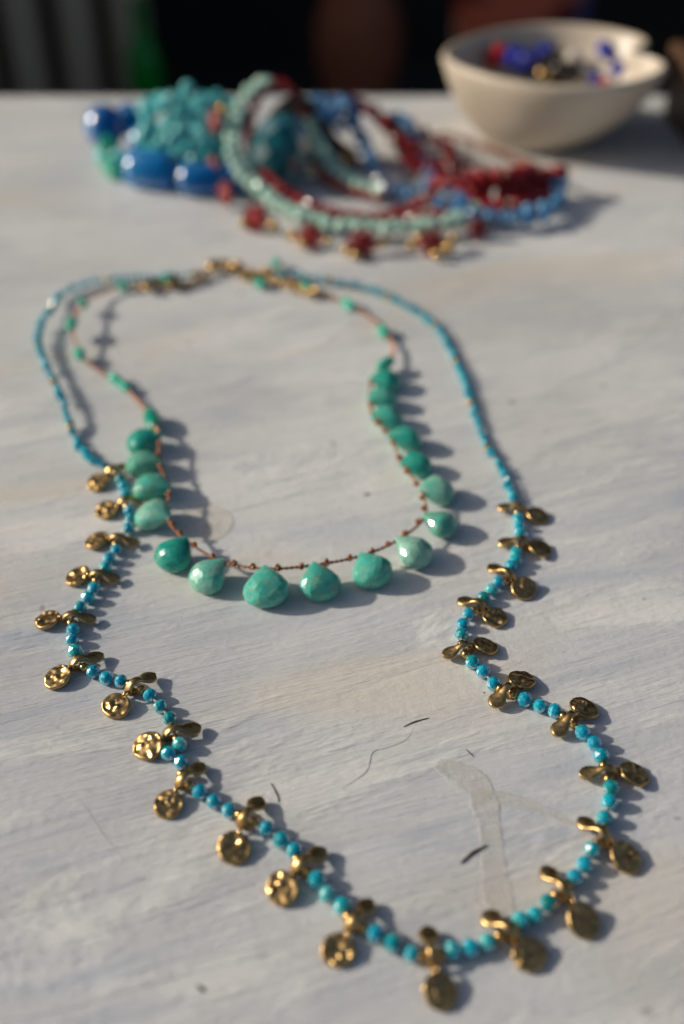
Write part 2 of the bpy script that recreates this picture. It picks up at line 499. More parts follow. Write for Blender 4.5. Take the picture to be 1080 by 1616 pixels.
line('splinter', [(735, 1182), (748, 1194)], 0.12, M['splinter'], 0.03)
line('splinter', [(428, 1236), (438, 1255), (441, 1266)], 0.15, M['splinter'], 0.05)
line('splinter', [(575, 781), (583, 779)], 0.35, M['splinter'], 0.05)
line('splinter', [(312, 1555), (322, 1563)], 0.3, M['splinter'], 0.05)
line('scratch', [(655, 1146), (640, 1168), (612, 1180), (588, 1188), (580, 1215), (560, 1232), (540, 1246), (560, 1248)], 0.15, M['groove'], -0.05)
line('scratch', [(510, 1189), (540, 1182), (562, 1176)], 0.13, M['groove'], -0.05)
line('scratch', [(122, 1254), (150, 1298), (170, 1325), (197, 1358)], 0.14, M['groove'], -0.04)
line('scratch', [(870, 862), (893, 859)], 0.1, M['groove'], -0.03)

# ------------------------------------------------------------------ long necklace of blue beads and brass charms
# charm: thread node, petal centre, disc centre
CH = [((178, 744), (193, 741), (153, 762)), ((199, 794), (219, 789), (170, 805)), ((187, 853), (205, 854), (154, 853)),
      ((156, 910), (176, 911), (123, 909)), ((115, 976), (140, 977), (76, 978)), ((127, 1047), (147, 1041), (92, 1068)),
      ((214, 1084), (232, 1077), (183, 1114)), ((276, 1158), (298, 1154), (236, 1177)), ((293, 1231), (310, 1221), (265, 1270)),
      ((390, 1291), (405, 1274), (369, 1338)), ((478, 1366), (500, 1353), (446, 1402)), ((561, 1455), (578, 1440), (533, 1500)),
      ((681, 1507), (682, 1480), (695, 1566)), ((800, 1470), (776, 1452), (838, 1508)), ((886, 1404), (870, 1386), (921, 1454)),
      ((948, 1320), (928, 1303), (988, 1354)), ((957, 1219), (936, 1221), (1000, 1222)), ((899, 1137), (887, 1148), (922, 1118)),
      ((800, 1092), (790, 1104), (823, 1073)), ((732, 1025), (717, 1031), (767, 1020)), ((754, 957), (738, 952), (783, 974)),
      ((799, 909), (784, 901), (826, 929)), ((820, 858), (806, 857), (852, 866)), ((816, 804), (802, 805), (850, 814))]
BD = [[(190, 757), (195, 767), (199, 779)], [(204, 806), (207, 819), (203, 834)], [(184, 868), (173, 881), (167, 895)],
      [(149, 928), (139, 943), (127, 958)], [(116, 994), (114, 1010), (119, 1028)], [(147, 1060), (168, 1070), (191, 1075)],
      [(237, 1097), (253, 1115), (268, 1134)], [(284, 1175), (266, 1189), (286, 1203)], [(316, 1250), (338, 1265), (362, 1279)],
      [(421, 1307), (445, 1326), (465, 1342)], [(501, 1388), (517, 1411), (541, 1430)], [(594, 1473), (621, 1489), (651, 1505)],
      [(714, 1500), (743, 1496), (770, 1487)], [(822, 1453), (845, 1444), (866, 1425)], [(908, 1384), (923, 1364), (935, 1341)],
      [(954, 1291), (962, 1265), (965, 1243)], [(949, 1193), (938, 1173), (920, 1156)], [(876, 1122), (852, 1114), (829, 1104)],
      [(779, 1079), (763, 1060), (746, 1045)], [(729, 1001), (731, 985), (740, 969)], [(763, 944), (776, 931), (787, 919)],
      [(806, 894), (814, 884), (815, 872)], [(821, 841), (820, 829), (818, 818)]]
base = P(520, 950)
neck = thing('beaded_necklace', 'long turquoise blue bead necklace with hammered gold disc charms looping across the table', 'necklace', base)
rb = 1.58
beads = [facet_bead('bead', rb * MM, M['apatite'], 8, 6, 0.95), facet_bead('bead', rb * 0.96 * MM, M['apatite'], 9, 6, 0.9), facet_bead('bead', rb * 1.03 * MM, M['apatite'], 8, 5, 0.9)]
gb = round_bead('spacer_bead', 1.0 * MM, M['gold_shiny'], 0.95)

def charm_strip():
    cl = []   # (x, z, half width)
    for i in range(19):
        u = (i / 18) ** 1.7
        x = -4.95 + 3.75 * u
        hw = 1.72 * math.sqrt(max(0.0, 1 - ((x + 3.25) / 1.72) ** 2)) if x < -3.1 else 1.72 - (1.72 - 0.74) * min(1, ((x + 3.1) / 1.75)) ** 1.3
        cl.append((x, 1.45 + 1.2 * u ** 2.6 - 0.25 * (1 - u) ** 3, max(hw, 0.16)))
    cl += [(-0.6, 2.95, 0.72), (0.0, 3.05, 0.74), (0.6, 2.95, 0.78), (1.15, 2.6, 0.86), (1.6, 2.1, 0.98), (1.88, 1.55, 1.05), (1.85, 1.0, 0.95),
           (1.5, 0.62, 0.8), (0.9, 0.42, 0.7), (0.2, 0.36, 0.62), (-0.5, 0.5, 0.5)]
    th, V, F = 0.36, [], []
    n = len(cl)
    for i, (x, z, hw) in enumerate(cl):
        a, b = cl[max(0, i - 1)], cl[min(n - 1, i + 1)]
        t = Vector((b[0] - a[0], 0, b[1] - a[1])).normalized()
        nn = Vector((-t.z, 0, t.x))
        dome = 0.20 if x < -2 and i < 19 else 0.06
        sec = [(-1, 0.0), (-0.86, 0.75), (-0.5, 1 + dome), (0, 1 + dome * 1.4), (0.5, 1 + dome), (0.86, 0.75), (1, 0), (0.86, -0.75), (0, -1), (-0.86, -0.75)]
        for s, h in sec:
            V.append((Vector((x, 0, z)) + nn * h * th + Vector((0, s * hw, 0))) * MM)
    m = 10
    for i in range(n - 1):
        for k in range(m):
            j = (k + 1) % m
            F.append((i * m + k, i * m + j, (i + 1) * m + j, (i + 1) * m + k))
    F.append(tuple(range(m - 1, -1, -1))); F.append(tuple((n - 1) * m + k for k in range(m)))
    return mesh('charm', V, F, M['gold'])
def hammered_disc(seed):
    rnd = random.Random(seed)
    Rr, th, n, k = 2.82, 0.42, 56, 16
    dents = [(rnd.uniform(-2.4, 2.4), rnd.uniform(-2.4, 2.4), rnd.uniform(0.26, 0.52), rnd.choice((-1, 1)) * rnd.uniform(0.11, 0.24)) for _ in range(28)]
    def h(x, y): return sum(a * math.exp(-((x - cx) ** 2 + (y - cy) ** 2) / (2 * s * s)) for cx, cy, s, a in dents)
    def rim(a): return 1 + 0.032 * math.sin(2 * a + seed) + 0.016 * math.sin(5 * a + seed * 2.1) + 0.01 * math.sin(9 * a + seed)
    V, F = [], []
    rows = [(Rr * i / k, None) for i in range(1, k + 1)]
    V.append((0, 0, th + h(0, 0)))
    for r, _ in rows:
        for i in range(n):
            a = 2 * math.pi * i / n
            x, y = r * rim(a) * math.cos(a), r * rim(a) * math.sin(a)
            e = 1.0 if r < Rr * 0.98 else 0.55
            V.append((x, y, th * e + h(x, y) * (1 if r < Rr * 0.9 else 0.6)))
    for zz, rr in ((0.0, 1.015), (-th * 0.8, 0.99), (-th, 0.9)):
        for i in range(n):
            a = 2 * math.pi * i / n
            V.append((Rr * rr * rim(a) * math.cos(a), Rr * rr * rim(a) * math.sin(a), zz))
    V.append((0, 0, -th))
    for i in range(n): F.append((0, 1 + i, 1 + (i + 1) % n))
    tot = k + 3
    for q in range(tot - 1):
        for i in range(n):
            j = (i + 1) % n
            F.append((1 + q * n + i, 1 + (q + 1) * n + i, 1 + (q + 1) * n + j, 1 + q * n + j))
    last = len(V) - 1
    for i in range(n): F.append((last, 1 + (tot - 1) * n + (i + 1) % n, 1 + (tot - 1) * n + i))
    return mesh('disc', [Vector(v) * MM for v in V], F, M['gold'])
def torus(name, Rm, r, m, n=20, k=8):
    V, F = [], []
    for i in range(n):
        a = 2 * math.pi * i / n
        for q in range(k):
            b = 2 * math.pi * q / k
            V.append(((Rm + r * math.cos(b)) * math.cos(a), (Rm + r * math.cos(b)) * math.sin(a), r * math.sin(b)))
    for i in range(n):
        for q in range(k):
            F.append((i * k + q, ((i + 1) % n) * k + q, ((i + 1) % n) * k + (q + 1) % k, i * k + (q + 1) % k))
    return mesh(name, V, F, m)
strip = charm_strip()
discs = [hammered_disc(s) for s in range(1, 25)]
ringm = torus('jump_ring', 0.85 * MM, 0.24 * MM, M['gold_shiny'])

thread = []
for i, (nd, pt, dc) in enumerate(CH):
    node = P(*nd, 1.4)
    prev = P(*BD[i - 1][2], 1.4) if i else P(163, 733, 1.2)
    nxt = P(*BD[i][0], 1.4) if i < len(BD) else P(812, 792, 1.2)
    t = (nxt - prev); t.z = 0; t.normalize()
    for s in (-1, 1):
        p = node + t * s * 1.5 * MM
        part('spacer_bead', gb, neck, p - base, along(t))
    thread += [node - t * 1.5 * MM, node, node + t * 1.5 * MM]
    dpos = P(*dc, 1.1); ppos = P(*pt, 1.8)
    d = dpos - ppos; d.z = 0; d.normalize()
    ang = math.atan2(d.y, d.x) + random.uniform(-0.08, 0.08)
    g = Vector((node.x, node.y, 0))
    ch = part('charm', strip, neck, g - base, Matrix.Rotation(ang, 3, 'Z'), (random.uniform(0.95, 1.05), random.uniform(0.94, 1.08), random.uniform(0.95, 1.04)))
    far = max(4.5, min(6.4, (Vector((dpos.x, dpos.y, 0)) - g).length / MM))
    loc = Matrix.Rotation(-ang, 3, 'Z') @ (dpos - g)
    loc = loc.normalized() * 0 + Vector((loc.x, loc.y, 0)).normalized() * far * MM
    tilt = random.uniform(0.20, 0.32)
    loc.z = (0.45 + 2.8 * math.sin(tilt)) * MM
    q = Matrix.Rotation(math.atan2(loc.y, loc.x), 3, 'Z') @ Matrix.Rotation(tilt, 3, 'Y') @ Matrix.Rotation(random.uniform(-0.12, 0.12), 3, 'X') @ Matrix.Rotation(random.uniform(0, 6.28), 3, 'Z')
    part('disc', discs[i], ch, loc, q, 1.0 + random.uniform(-0.03, 0.03))
    part('jump_ring', ringm, ch, (max(2.0, far - 3.1) * MM, loc.y * 0.3, 1.5 * MM), Matrix.Rotation(R(70), 3, 'X'))
    if i < len(BD):
        for k, (x, y) in enumerate(BD[i]):
            p = P(x, y, 1.4)
            a = P(*BD[i][max(0, k - 1)], 1.4); b = P(*BD[i][min(2, k + 1)], 1.4)
            part('bead', random.choice(beads), neck, p - base, along(b - a, random.uniform(0, 6.28)), random.uniform(0.96, 1.04))
            thread.append(p)
# the fine strands that run back to the clasp
fr = [(811, 789), (805, 770), (790, 737), (768, 700), (752, 655), (738, 615), (724, 578), (708, 545), (690, 517), (660, 492), (620, 470), (575, 452), (530, 444), (485, 437), (440, 431)]
fl_ = [(165, 735), (145, 724), (130, 708), (118, 688), (106, 655), (95, 622), (80, 592), (68, 565), (60, 535), (66, 508), (82, 487), (96, 465), (125, 450), (165, 442), (205, 438), (250, 437), (305, 432)]
def zf(x, y): return 1.2 + (2.0 if (y < 660 and y > 480 and x < 160) else 0.0) + (0.8 if y <= 480 else 0)
seed = [facet_bead('seed_bead', 1.28 * MM, M['turquoise'], 7, 5, 0.68), facet_bead('seed_bead', 1.22 * MM, M['turquoise'], 7, 4, 0.74)]
gs = round_bead('gold_seed_bead', 1.12 * MM, M['gold_shiny'], 0.8)
for pts, gold_at in ((fr, {11, 22, 33, 44, 55, 66}), (fl_, {10, 21, 32, 44, 58})):
    c = catmull([P(x, y, zf(x, y)) for x, y in pts], 2.08 * MM)
    T = tangents(c)
    for i, p in enumerate(c):
        jit = Vector((random.gauss(0, 0.22), random.gauss(0, 0.22), random.gauss(0, 0.12))) * MM
        if i in gold_at: part('gold_seed_bead', gs, neck, p + jit - base, along(T[i]))
        else: part('seed_bead', random.choice(seed), neck, p + jit - base, along(T[i], random.uniform(0, 6)), random.choice((0.8, 0.95, 1.05, 1.12)))
    if pts is fr: thread = thread + c
    else: thread = list(reversed(c)) + thread
V, F = tube([p - base for p in catmull(thread, 0.7 * MM)], 0.30 * MM, 6)
part('thread', mesh('thread', V, F, M['grey_thread']), neck)

link = torus('chain_link', 1.5 * MM, 0.36 * MM, M['gold'], 18, 7)
def chain(pts, parent, b, step=2.2, z=1.4):
    c = catmull([P(x, y, z) for x, y in pts], step * MM)
    T = tangents(c)
    for i, p in enumerate(c):
        q = along(T[i]).to_matrix() @ Matrix.Rotation(R(40 if i % 2 else -40), 3, 'Y')
        part('chain_link', link, parent, p - b, q, (0.75, 1.15, 1))
def clasp(parent, b, p, ang):
    pts = [Vector((math.cos(a) * 2.6, math.sin(a) * 5.2, 0)) * MM for a in [R(x) for x in range(-150, 151, 12)]]
    V, F = tube(pts, [0.95 * MM * (0.8 + 0.4 * abs(math.sin(i * 0.12))) for i in range(len(pts))], 10)
    o = part('clasp', mesh('clasp', V, F, M['gold']), parent, p - b, Matrix.Rotation(ang, 3, 'Z'))
    part('lever', round_bead('lever', 1.3 * MM, M['gold'], 1.8), o, (1.2 * MM, -5.0 * MM, 0.4 * MM))
chain([(305, 433), (330, 428), (352, 420), (368, 424), (384, 428)], neck, base, 2.2, 2.2)
clasp(neck, base, P(352, 420, 2.6), 1.3)
clasp(neck, base, P(408, 432, 2.6), -1.1)

# ------------------------------------------------------------------ short necklace of amazonite drops
b2 = P(450, 760)
amz = thing('stone_necklace', 'short necklace of green amazonite drops knotted on copper brown cord inside the blue one', 'necklace', b2)
def briolette(seed):
    rnd = random.Random(seed)
    prof = []
    k = 13
    for q in range(k + 1):
        a = math.pi * q / k
        y = -math.cos(a)                                   # -1 foot .. 1 tip
        if y < 0.0: w = math.sqrt(max(0.0, 1 - abs(y) ** 2.2))
        else: w = 1 - y ** 1.5
        yy = y * 0.82 - 0.16 if y < 0 else y * 1.16 - 0.16
        prof.append((yy, 0 if q in (0, k) else max(w, 0.05), w))
    V, F = rings(prof, 17)
    V = [Vector(v) * (1 + rnd.uniform(-0.012, 0.012)) for v in V]
    for _ in range(5):                                     # a few broader flats
        nrm = Vector((rnd.uniform(-1, 1), rnd.uniform(-0.9, 0.2), rnd.uniform(0.1, 1))).normalized()
        d = max(v.dot(nrm) for v in V) - 0.06
        V = [v - nrm * (v.dot(nrm) - d) if v.dot(nrm) > d else v for v in V]
    return V, F
ST = [  # centre px, width px, tip px offset
    ((229, 694), 58, (30, -4)), ((229, 729), 60, (34, 4)), ((244, 768), 66, (30, 6)), ((246, 812), 66, (30, 14)),
    ((277, 871), 63, (24, -24)), ((331, 904), 66, (26, -20)), ((420, 924), 72, (-2, -30)), ((504, 915), 67, (-10, -26)),
    ((585, 896), 65, (-18, -24)), ((651, 866), 65, (-26, -14)), ((693, 822), 58, (-28, -10)), ((687, 772), 61, (-30, 4)),
    ((655, 730), 54, (-26, 4)), ((637, 690), 58, (-26, 2)), ((609, 658), 56, (-26, 4)), ((601, 628), 53, (-24, 6)), ((607, 598), 50, (-22, -2))]
cord = []
for k, (c, w, tip) in enumerate(ST):
    g = P(*c, 3.4)
    mpp = (P(c[0] + 10, c[1], 3.4) - P(c[0] - 10, c[1], 3.4)).length / 20
    tp = P(c[0] + tip[0], c[1] + tip[1], 4.0)
    d = tp - g; d.z = 0; d.normalize()
    hw = w * mpp * 0.52
    side = abs(d.x)                                    # lying across the view: the width is the drop's length
    W = hw * (1.0 if side < 0.6 else 0.95)
    Ln = hw * (1.04 if side < 0.6 else 1.02)
    Th = 3.25 * MM * (W / (4.9 * MM))
    V, F = briolette(k * 3 + 5)
    V = [Vector((v.x * W, v.y * Ln, v.z * Th)) for v in V]
    zl = Th * 0.97
    q = along(Vector((d.x, d.y, random.uniform(0.22, 0.38))), random.uniform(-0.2, 0.2))
    me = mesh('stone_drop', V, F, M['amazonite'], smooth=False)
    part('stone_drop', me, amz, Vector((g.x, g.y, zl)) - b2, q)
    cord.append((Vector((g.x, g.y, zl)) + q @ Vector((0, Ln * 0.80, 0)), d))
def two_ply(pts, parent, b, r=0.21, m='copper_cord', name='cord'):
    c = [p - b for p in catmull(pts, 0.22 * MM)]
    V, F = tube(c, r * MM, 6, twist=(r * 0.85 * MM, 2.3 * MM, 0))
    V, F = tube(c, r * MM, 6, V, F, twist=(r * 0.85 * MM, 2.3 * MM, math.pi))
    part(name, mesh(name, V, F, M[m]), parent)
def knot_mesh():
    pts = []
    for i in range(25):
        a = 2 * math.pi * i / 24 * 2
        pts.append(Vector(((0.50 + 0.22 * math.cos(1.5 * a)) * math.cos(a), 0.42 * math.sin(1.5 * a), (0.50 + 0.22 * math.cos(1.5 * a)) * math.sin(a))) * MM)
    V, F = tube(pts, 0.36 * MM, 7)
    return mesh('knot', V, F, M['copper_cord'])
knot = knot_mesh()
path = [p for p, d in cord]
two_ply(path, amz, b2)
for k in range(len(path) - 1):
    v = path[k + 1] - path[k]
    ln = v.length
    dirn = v.normalized()
    for f in (2.9 * MM / ln, 1 - 2.9 * MM / ln):
        if 0.12 < f < 0.88:
            part('knot', knot, amz, path[k].lerp(path[k + 1], f) - b2, along(dirn, random.uniform(0, 6)), random.uniform(0.72, 0.95))
# thin ends of copper cord with small green stones
gt = []
for s in (0, 1, 2):
    V, F = rings([(-1, 0, 0), (-0.85, 0.6, 0.6), (-0.4, 1, 1), (0.1, 1.05, 0.95), (0.6, 0.9, 0.9), (0.9, 0.5, 0.5), (1, 0, 0)], 8)
    gt.append(mesh('small_stone', [Vector((v[0] * 1.35, v[1] * (2.4 + 0.5 * s), v[2] * 1.25)) * MM for v in V], F, M['green'], smooth=False))
left_end = [path[0]] + [P(x, y, z) for x, y, z in ((240, 664, 2.6), (214, 628, 1.8), (187, 603, 1.6), (150, 580, 2.0), (127, 557, 3.0), (114, 515, 5.0), (131, 477, 4.0), (160, 462, 2.4), (194, 452, 2.0), (225, 450, 1.8))]
right_end = [path[-1]] + [P(x, y, z) for x, y, z in ((607, 576, 3.0), (622, 551, 2.0), (606, 522, 1.6), (578, 496, 1.6), (550, 480, 1.6), (514, 465, 1.6), (482, 455, 1.8), (455, 434, 2.0), (437, 416, 2.2))]
two_ply(left_end, amz, b2, 0.32, 'copper_bright')
two_ply(right_end, amz, b2, 0.32, 'copper_bright')
def small(x, y, z, tx, ty, sc=1.0, which=0):
    part('small_stone', gt[which], amz, P(x, y, z) - b2, along(P(x + tx, y + ty, z) - P(x - tx, y - ty, z), random.uniform(0, 6)), sc * 1.22)
small(240, 662, 2.6, 6, 18, 1.3, 2); small(181, 597, 1.7, 8, 6, 0.95); small(196, 609, 1.7, 9, 6, 0.95, 1)
small(126, 558, 3.0, 3, 8, 1.05); small(113, 512, 5.0, -2, 9, 1.1, 1); small(131, 478, 4.0, 6, 8, 1.0)
small(194, 452, 2.0, 8, 2, 0.9); small(263, 441, 2.5, 5, 6, 1.0); small(608, 576, 3.2, 8, -6, 1.2, 1); small(605, 523, 1.7, 5, 9, 1.05, 1)
small(550, 480, 1.7, 9, 6, 1.05, 1); small(484, 452, 2.4, 4, 6, 1.0); small(437, 415, 2.3, 4, 6, 1.0); small(411, 447, 1.8, 4, 5, 1.0)
chain([(215, 451), (245, 449), (270, 452), (300, 448), (325, 436)], amz, b2, 2.0)
chain([(384, 428), (405, 430), (425, 440), (445, 446), (465, 452), (490, 462)], amz, b2, 2.0, 2.0)
clasp(amz, b2, P(252, 449, 2.4), 1.9)
clasp(amz, b2, P(478, 456, 2.0), 0.9)

# ------------------------------------------------------------------ heap of bracelets behind
def strand(name, pts, step, meshes, parent, b, wob=0.0, sc=(0.9, 1.1), side=0.0):
    c = catmull([P(*p) for p in pts], step * MM)
    T = tangents(c)
    for i, p in enumerate(c):
        s = Vector((-T[i].y, T[i].x, 0)) * side * (1 if i % 2 else -1) * MM
        j = Vector((random.gauss(0, wob), random.gauss(0, wob), abs(random.gauss(0, wob)))) * MM
        part(name, random.choice(meshes), parent, p + s + j - b, along(T[i], random.uniform(0, 6)), random.uniform(*sc))
    return c
def cordpart(name, pts, r, m, parent, b):
    V, F = tube([p - b for p in catmull([P(*p) for p in pts], 2 * MM)], r * MM, 8)
    part(name, mesh(name, V, F, M[m]), parent)
# cobalt glass
bc = P(260, 290)
cob = thing('glass_bracelet', 'bracelet of large cobalt blue and dark teal glass beads beside the pale crystals', 'bracelet', bc)
big = round_bead('cobalt_bead', 7.4 * MM, M['cobalt'], 0.95, 28, 18)
V, F = rings([(-1, 0, 0), (-1, 0.6, 0.6), (-0.93, 0.88, 0.88), (-0.6, 1, 1), (0.6, 1, 1), (0.93, 0.88, 0.88), (1, 0.6, 0.6), (1, 0, 0)], 24, False)
barrel = mesh('barrel_bead', [Vector((v[0] * 6.8, v[1] * 9, v[2] * 6.8)) * MM for v in V], F, M['cobalt'])
V2, F2 = rings(sphere_profile(1, 10, 1.25), 9)
tealb = mesh('teal_bead', [Vector(v) * 12.6 * MM for v in V2], F2, M['teal_glass'], smooth=False)
part('cobalt_bead', big, cob, P(166, 200, 12) - bc, along(Vector((1, 0.2, 0))), 1.22)
part('cobalt_bead', big, cob, P(205, 190, 13) - bc, along(Vector((1, 0.1, 0))), 0.95)
part('cobalt_bead', big, cob, P(225, 222, 10) - bc, along(Vector((1, -0.3, 0))), 0.8)
part('barrel_bead', barrel, cob, P(240, 268, 7.0) - bc, along(Vector((1, -0.25, 0))), 1.12)
part('barrel_bead', barrel, cob, P(316, 283, 6.2) - bc, along(Vector((1, -0.05, 0))), 0.9)
part('barrel_bead', barrel, cob, P(368, 280, 6.2) - bc, along(Vector((1, 0.2, 0))), 0.85)
part('teal_bead', tealb, cob, P(442, 240, 13.2) - bc, along(Vector((0.3, 0.6, 0.8))), 1.0)
aqs = [facet_bead('crystal', 3.1 * MM, M['aqua'], 6, 4, 1.0), facet_bead('crystal', 2.6 * MM, M['aqua'], 7, 4, 1.1)]
tq = [facet_bead('teal_crystal', 3.2 * MM, M['green'], 7, 4, 1.0)]
for x, y, z in ((165, 245, 4), (178, 262, 4), (188, 248, 7), (172, 230, 8), (200, 262, 4), (186, 270, 3)):
    part('teal_crystal', random.choice(tq + aqs), cob, P(x, y, z) - bc, along(Vector((random.random(), random.random(), random.random()))), 1.5)
cordpart('elastic', [(168, 198, 12), (205, 190, 13), (225, 222, 10), (205, 255, 7), (240, 268, 7), (316, 283, 6.2), (368, 280, 6.2), (444, 240, 12.5)], 0.5, 'grey_thread', cob, bc)
# aqua crystals
ba = P(290, 250)
aq = thing('crystal_bracelet', 'bracelet of many pale aqua faceted crystals massed behind the cobalt beads', 'bracelet', ba)
for k in range(9):
    z = 25 - 2.6 * k
    y0 = 157 + 12.5 * k
    strand('crystal', [(228 + 4 * (k % 2), y0 + 14, z - 3), (262, y0 + 2, z), (300, y0 - 1, z + 1), (338, y0 + 3, z), (372, y0 + 12, z - 3)], 4.4, aqs, aq, ba, 1.3, (1.0, 1.25))
cordpart('elastic', [(228, 230, 10), (262, 215, 13), (300, 212, 13), (338, 216, 13), (372, 225, 11)], 0.5, 'grey_thread', aq, ba)
# mint and red crochet bracelet
bm_ = P(520, 350)
mint = thing('crochet_bracelet', 'mint green beaded bracelet edged with dark red cord and red flowers with gold', 'bracelet', bm_)
mp = [(758, 330, 5), (725, 345, 5), (690, 352, 5), (650, 357, 5), (600, 360, 5), (555, 357, 5), (505, 349, 5), (458, 332, 6), (415, 304, 7), (382, 270, 10), (368, 235, 14.5), (370, 195, 20), (382, 162, 26), (402, 138, 31), (422, 128, 33)]
mb = [round_bead('mint_bead', 2.3 * MM, M['mint'], 1.15), facet_bead('mint_bead', 2.4 * MM, M['mint'], 8, 5, 1.1)]
strand('mint_bead', mp, 2.7, mb, mint, bm_, 0.5, (0.9, 1.1), 1.5)
strand('mint_bead', [(482, 180, 17), (492, 203, 13), (507, 236, 8.5), (528, 266, 6), (560, 288, 5), (600, 303, 4)], 2.7, mb, mint, bm_, 0.4, (0.9, 1.1), 1.5)
redseed = [facet_bead('red_seed', 1.9 * MM, M['ruby'], 7, 5, 0.95), round_bead('red_seed', 1.8 * MM, M['ruby'], 0.9, 10, 7)]
strand('red_seed', [(700, 338, 4), (640, 343, 4), (560, 340, 4), (500, 328, 4.5), (455, 305, 6), (420, 275, 9), (398, 240, 13), (392, 205, 18), (402, 170, 24), (418, 143, 30), (436, 130, 33), (456, 138, 31), (470, 160, 24), (482, 190, 15)], 1.9, redseed, mint, bm_, 0.2, (0.9, 1.1), 0.7)
strand('red_seed', [(482, 190, 15), (486, 215, 10), (494, 250, 6), (512, 278, 4), (548, 298, 3), (600, 312, 3)], 2.4, redseed, mint, bm_, 0.3)
pt = []
for i in range(6):
    a = 2 * math.pi * i / 6
    pt.append((a,))
def flower(x, y, z, face, sc=1.0):
    f = part('flower', round_bead('flower', 3.0 * MM, M['ruby'], 0.6), mint, P(x, y, z) - bm_, along(face), sc)
    for i in range(6):
        a = 2 * math.pi * i / 6
        part('petal', petal_m, f, (3.6 * MM * math.cos(a), 0.3 * MM, 3.6 * MM * math.sin(a)))
    return f
petal_m = round_bead('petal', 1.75 * MM, M['ruby'], 0.8, 10, 6)
gpet = round_bead('gold_bead', 2.0 * MM, M['gold_shiny'], 0.9, 12, 8)
for x, y, z, d, sc in ((340, 192, 21, (-1, -0.5, 0.2), 1.0), (337, 262, 11, (-1, -0.6, 0.1), 0.8), (357, 305, 6, (-1, -0.8, 0.2), 0.95), (405, 344, 5, (-0.5, -1, 0.3), 1.1),
                       (490, 373, 4, (-0.2, -1, 0.3), 1.0), (572, 386, 4, (0, -1, 0.3), 1.1), (682, 384, 4, (0.2, -1, 0.3), 1.0), (755, 362, 4, (0.5, -1, 0.3), 0.8)):
    flower(x, y, z, Vector(d), sc)
for x, y, z in ((385, 352, 3), (432, 355, 4), (462, 372, 3), (478, 384, 3), (518, 380, 4), (548, 396, 3), (562, 402, 2.5), (605, 382, 4), (650, 388, 3), (662, 376, 4), (690, 402, 2.5), (708, 392, 3), (716, 376, 4), (545, 250, 8), (541, 264, 6), (352, 172, 24)):
    part('gold_bead', gpet, mint, P(x, y, z) - bm_, None, random.uniform(0.8, 1.15))
# denim blue strings
bd = P(700, 320)
den = thing('blue_string', 'tangled string of denim blue seed beads winding through the red bracelets', 'bracelet', bd)
db = [round_bead('blue_bead', 2.1 * MM, M['denim'], 0.8, 12, 8), facet_bead('blue_bead', 2.2 * MM, M['denim'], 7, 4, 0.9)]
dp = [(492, 165, 22), (512, 158, 23), (535, 175, 20), (552, 190, 16), (566, 212, 12), (580, 240, 9), (592, 268, 6), (606, 294, 4), (634, 304, 3.5), (664, 300, 4), (694, 292, 5), (716, 302, 5), (748, 328, 4), (790, 344, 4), (832, 348, 4), (868, 338, 4), (884, 312, 5), (880, 290, 7)]
strand('blue_bead', dp, 3.3, db, den, bd, 0.7, (0.9, 1.15), 0.9)
strand('blue_bead', [(700, 322, 6), (735, 334, 6), (775, 342, 5), (815, 344, 5), (850, 336, 5), (876, 322, 5)], 3.3, db, den, bd, 0.8, (1.0, 1.25), 1.0)
strand('blue_bead', [(505, 185, 18), (525, 165, 22), (548, 160, 22), (560, 180, 18), (545, 205, 14), (525, 195, 17), (540, 178, 20)], 3.2, db, den, bd, 0.8)
strand('blue_bead', [(500, 172, 20), (520, 190, 18), (540, 168, 22), (562, 172, 19), (556, 200, 15), (574, 222, 11)], 3.2, db, den, bd, 0.9, (1.0, 1.3), 1.2)
strand('blue_bead', [(632, 185, 12), (642, 198, 11), (652, 215, 9), (660, 236, 7), (668, 258, 5), (690, 288, 4)], 3.4, db, den, bd, 0.8, (0.9, 1.15), 0.8)
sb = round_bead('silver_bead', 2.4 * MM, mat('silver', (0.7, 0.7, 0.72), 0.18, 1.0), 0.9, 14, 8)
part('silver_bead', sb, den, P(598, 283, 6) - bd); part('silver_bead', sb, den, P(607, 297, 5) - bd)
# red bead bracelet
br = P(800, 300)
red = thing('red_bracelet', 'bracelet of round dark red beads at the right end of the heap', 'bracelet', br)
rd = [round_bead('red_bead', 3.0 * MM, M['ruby'], 0.9, 14, 9), facet_bead('red_bead', 3.0 * MM, M['ruby'], 8, 5, 0.95)]
for row in ([(690, 292, 6), (716, 290, 7), (744, 292, 8), (776, 292, 9), (806, 290, 9), (836, 286, 9), (866, 280, 9), (890, 273, 9)],
            [(730, 306, 5), (766, 308, 5), (800, 306, 5), (836, 300, 5), (868, 294, 5)],
            [(748, 322, 3.5), (780, 326, 3.5), (812, 324, 3.5), (844, 316, 3.5), (870, 306, 3.5)],
            [(742, 282, 12), (772, 278, 13), (804, 276, 13), (840, 272, 12)]):
    strand('red_bead', row, 4.9, rd, red, br, 0.7, (0.95, 1.2))
strand('red_bead', [(688, 312, 3), (664, 322, 3), (640, 334, 3), (610, 342, 2.5), (590, 344, 2.5)], 4.6, rd, red, br, 0.4, (0.7, 0.9))
rs = [round_bead('rose_bead', 1.5 * MM, M['rose'], 0.9, 10, 6)]
strand('rose_bead', [(700, 212, 5), (735, 222, 5), (775, 236, 5), (815, 252, 6), (850, 266, 8), (884, 274, 9)], 2.9, rs, red, br, 0.3)
strand('rose_bead', [(780, 268, 8), (805, 272, 9), (830, 274, 9), (850, 276, 9)], 3.0, rs, red, br, 0.4, (0.9, 1.2))
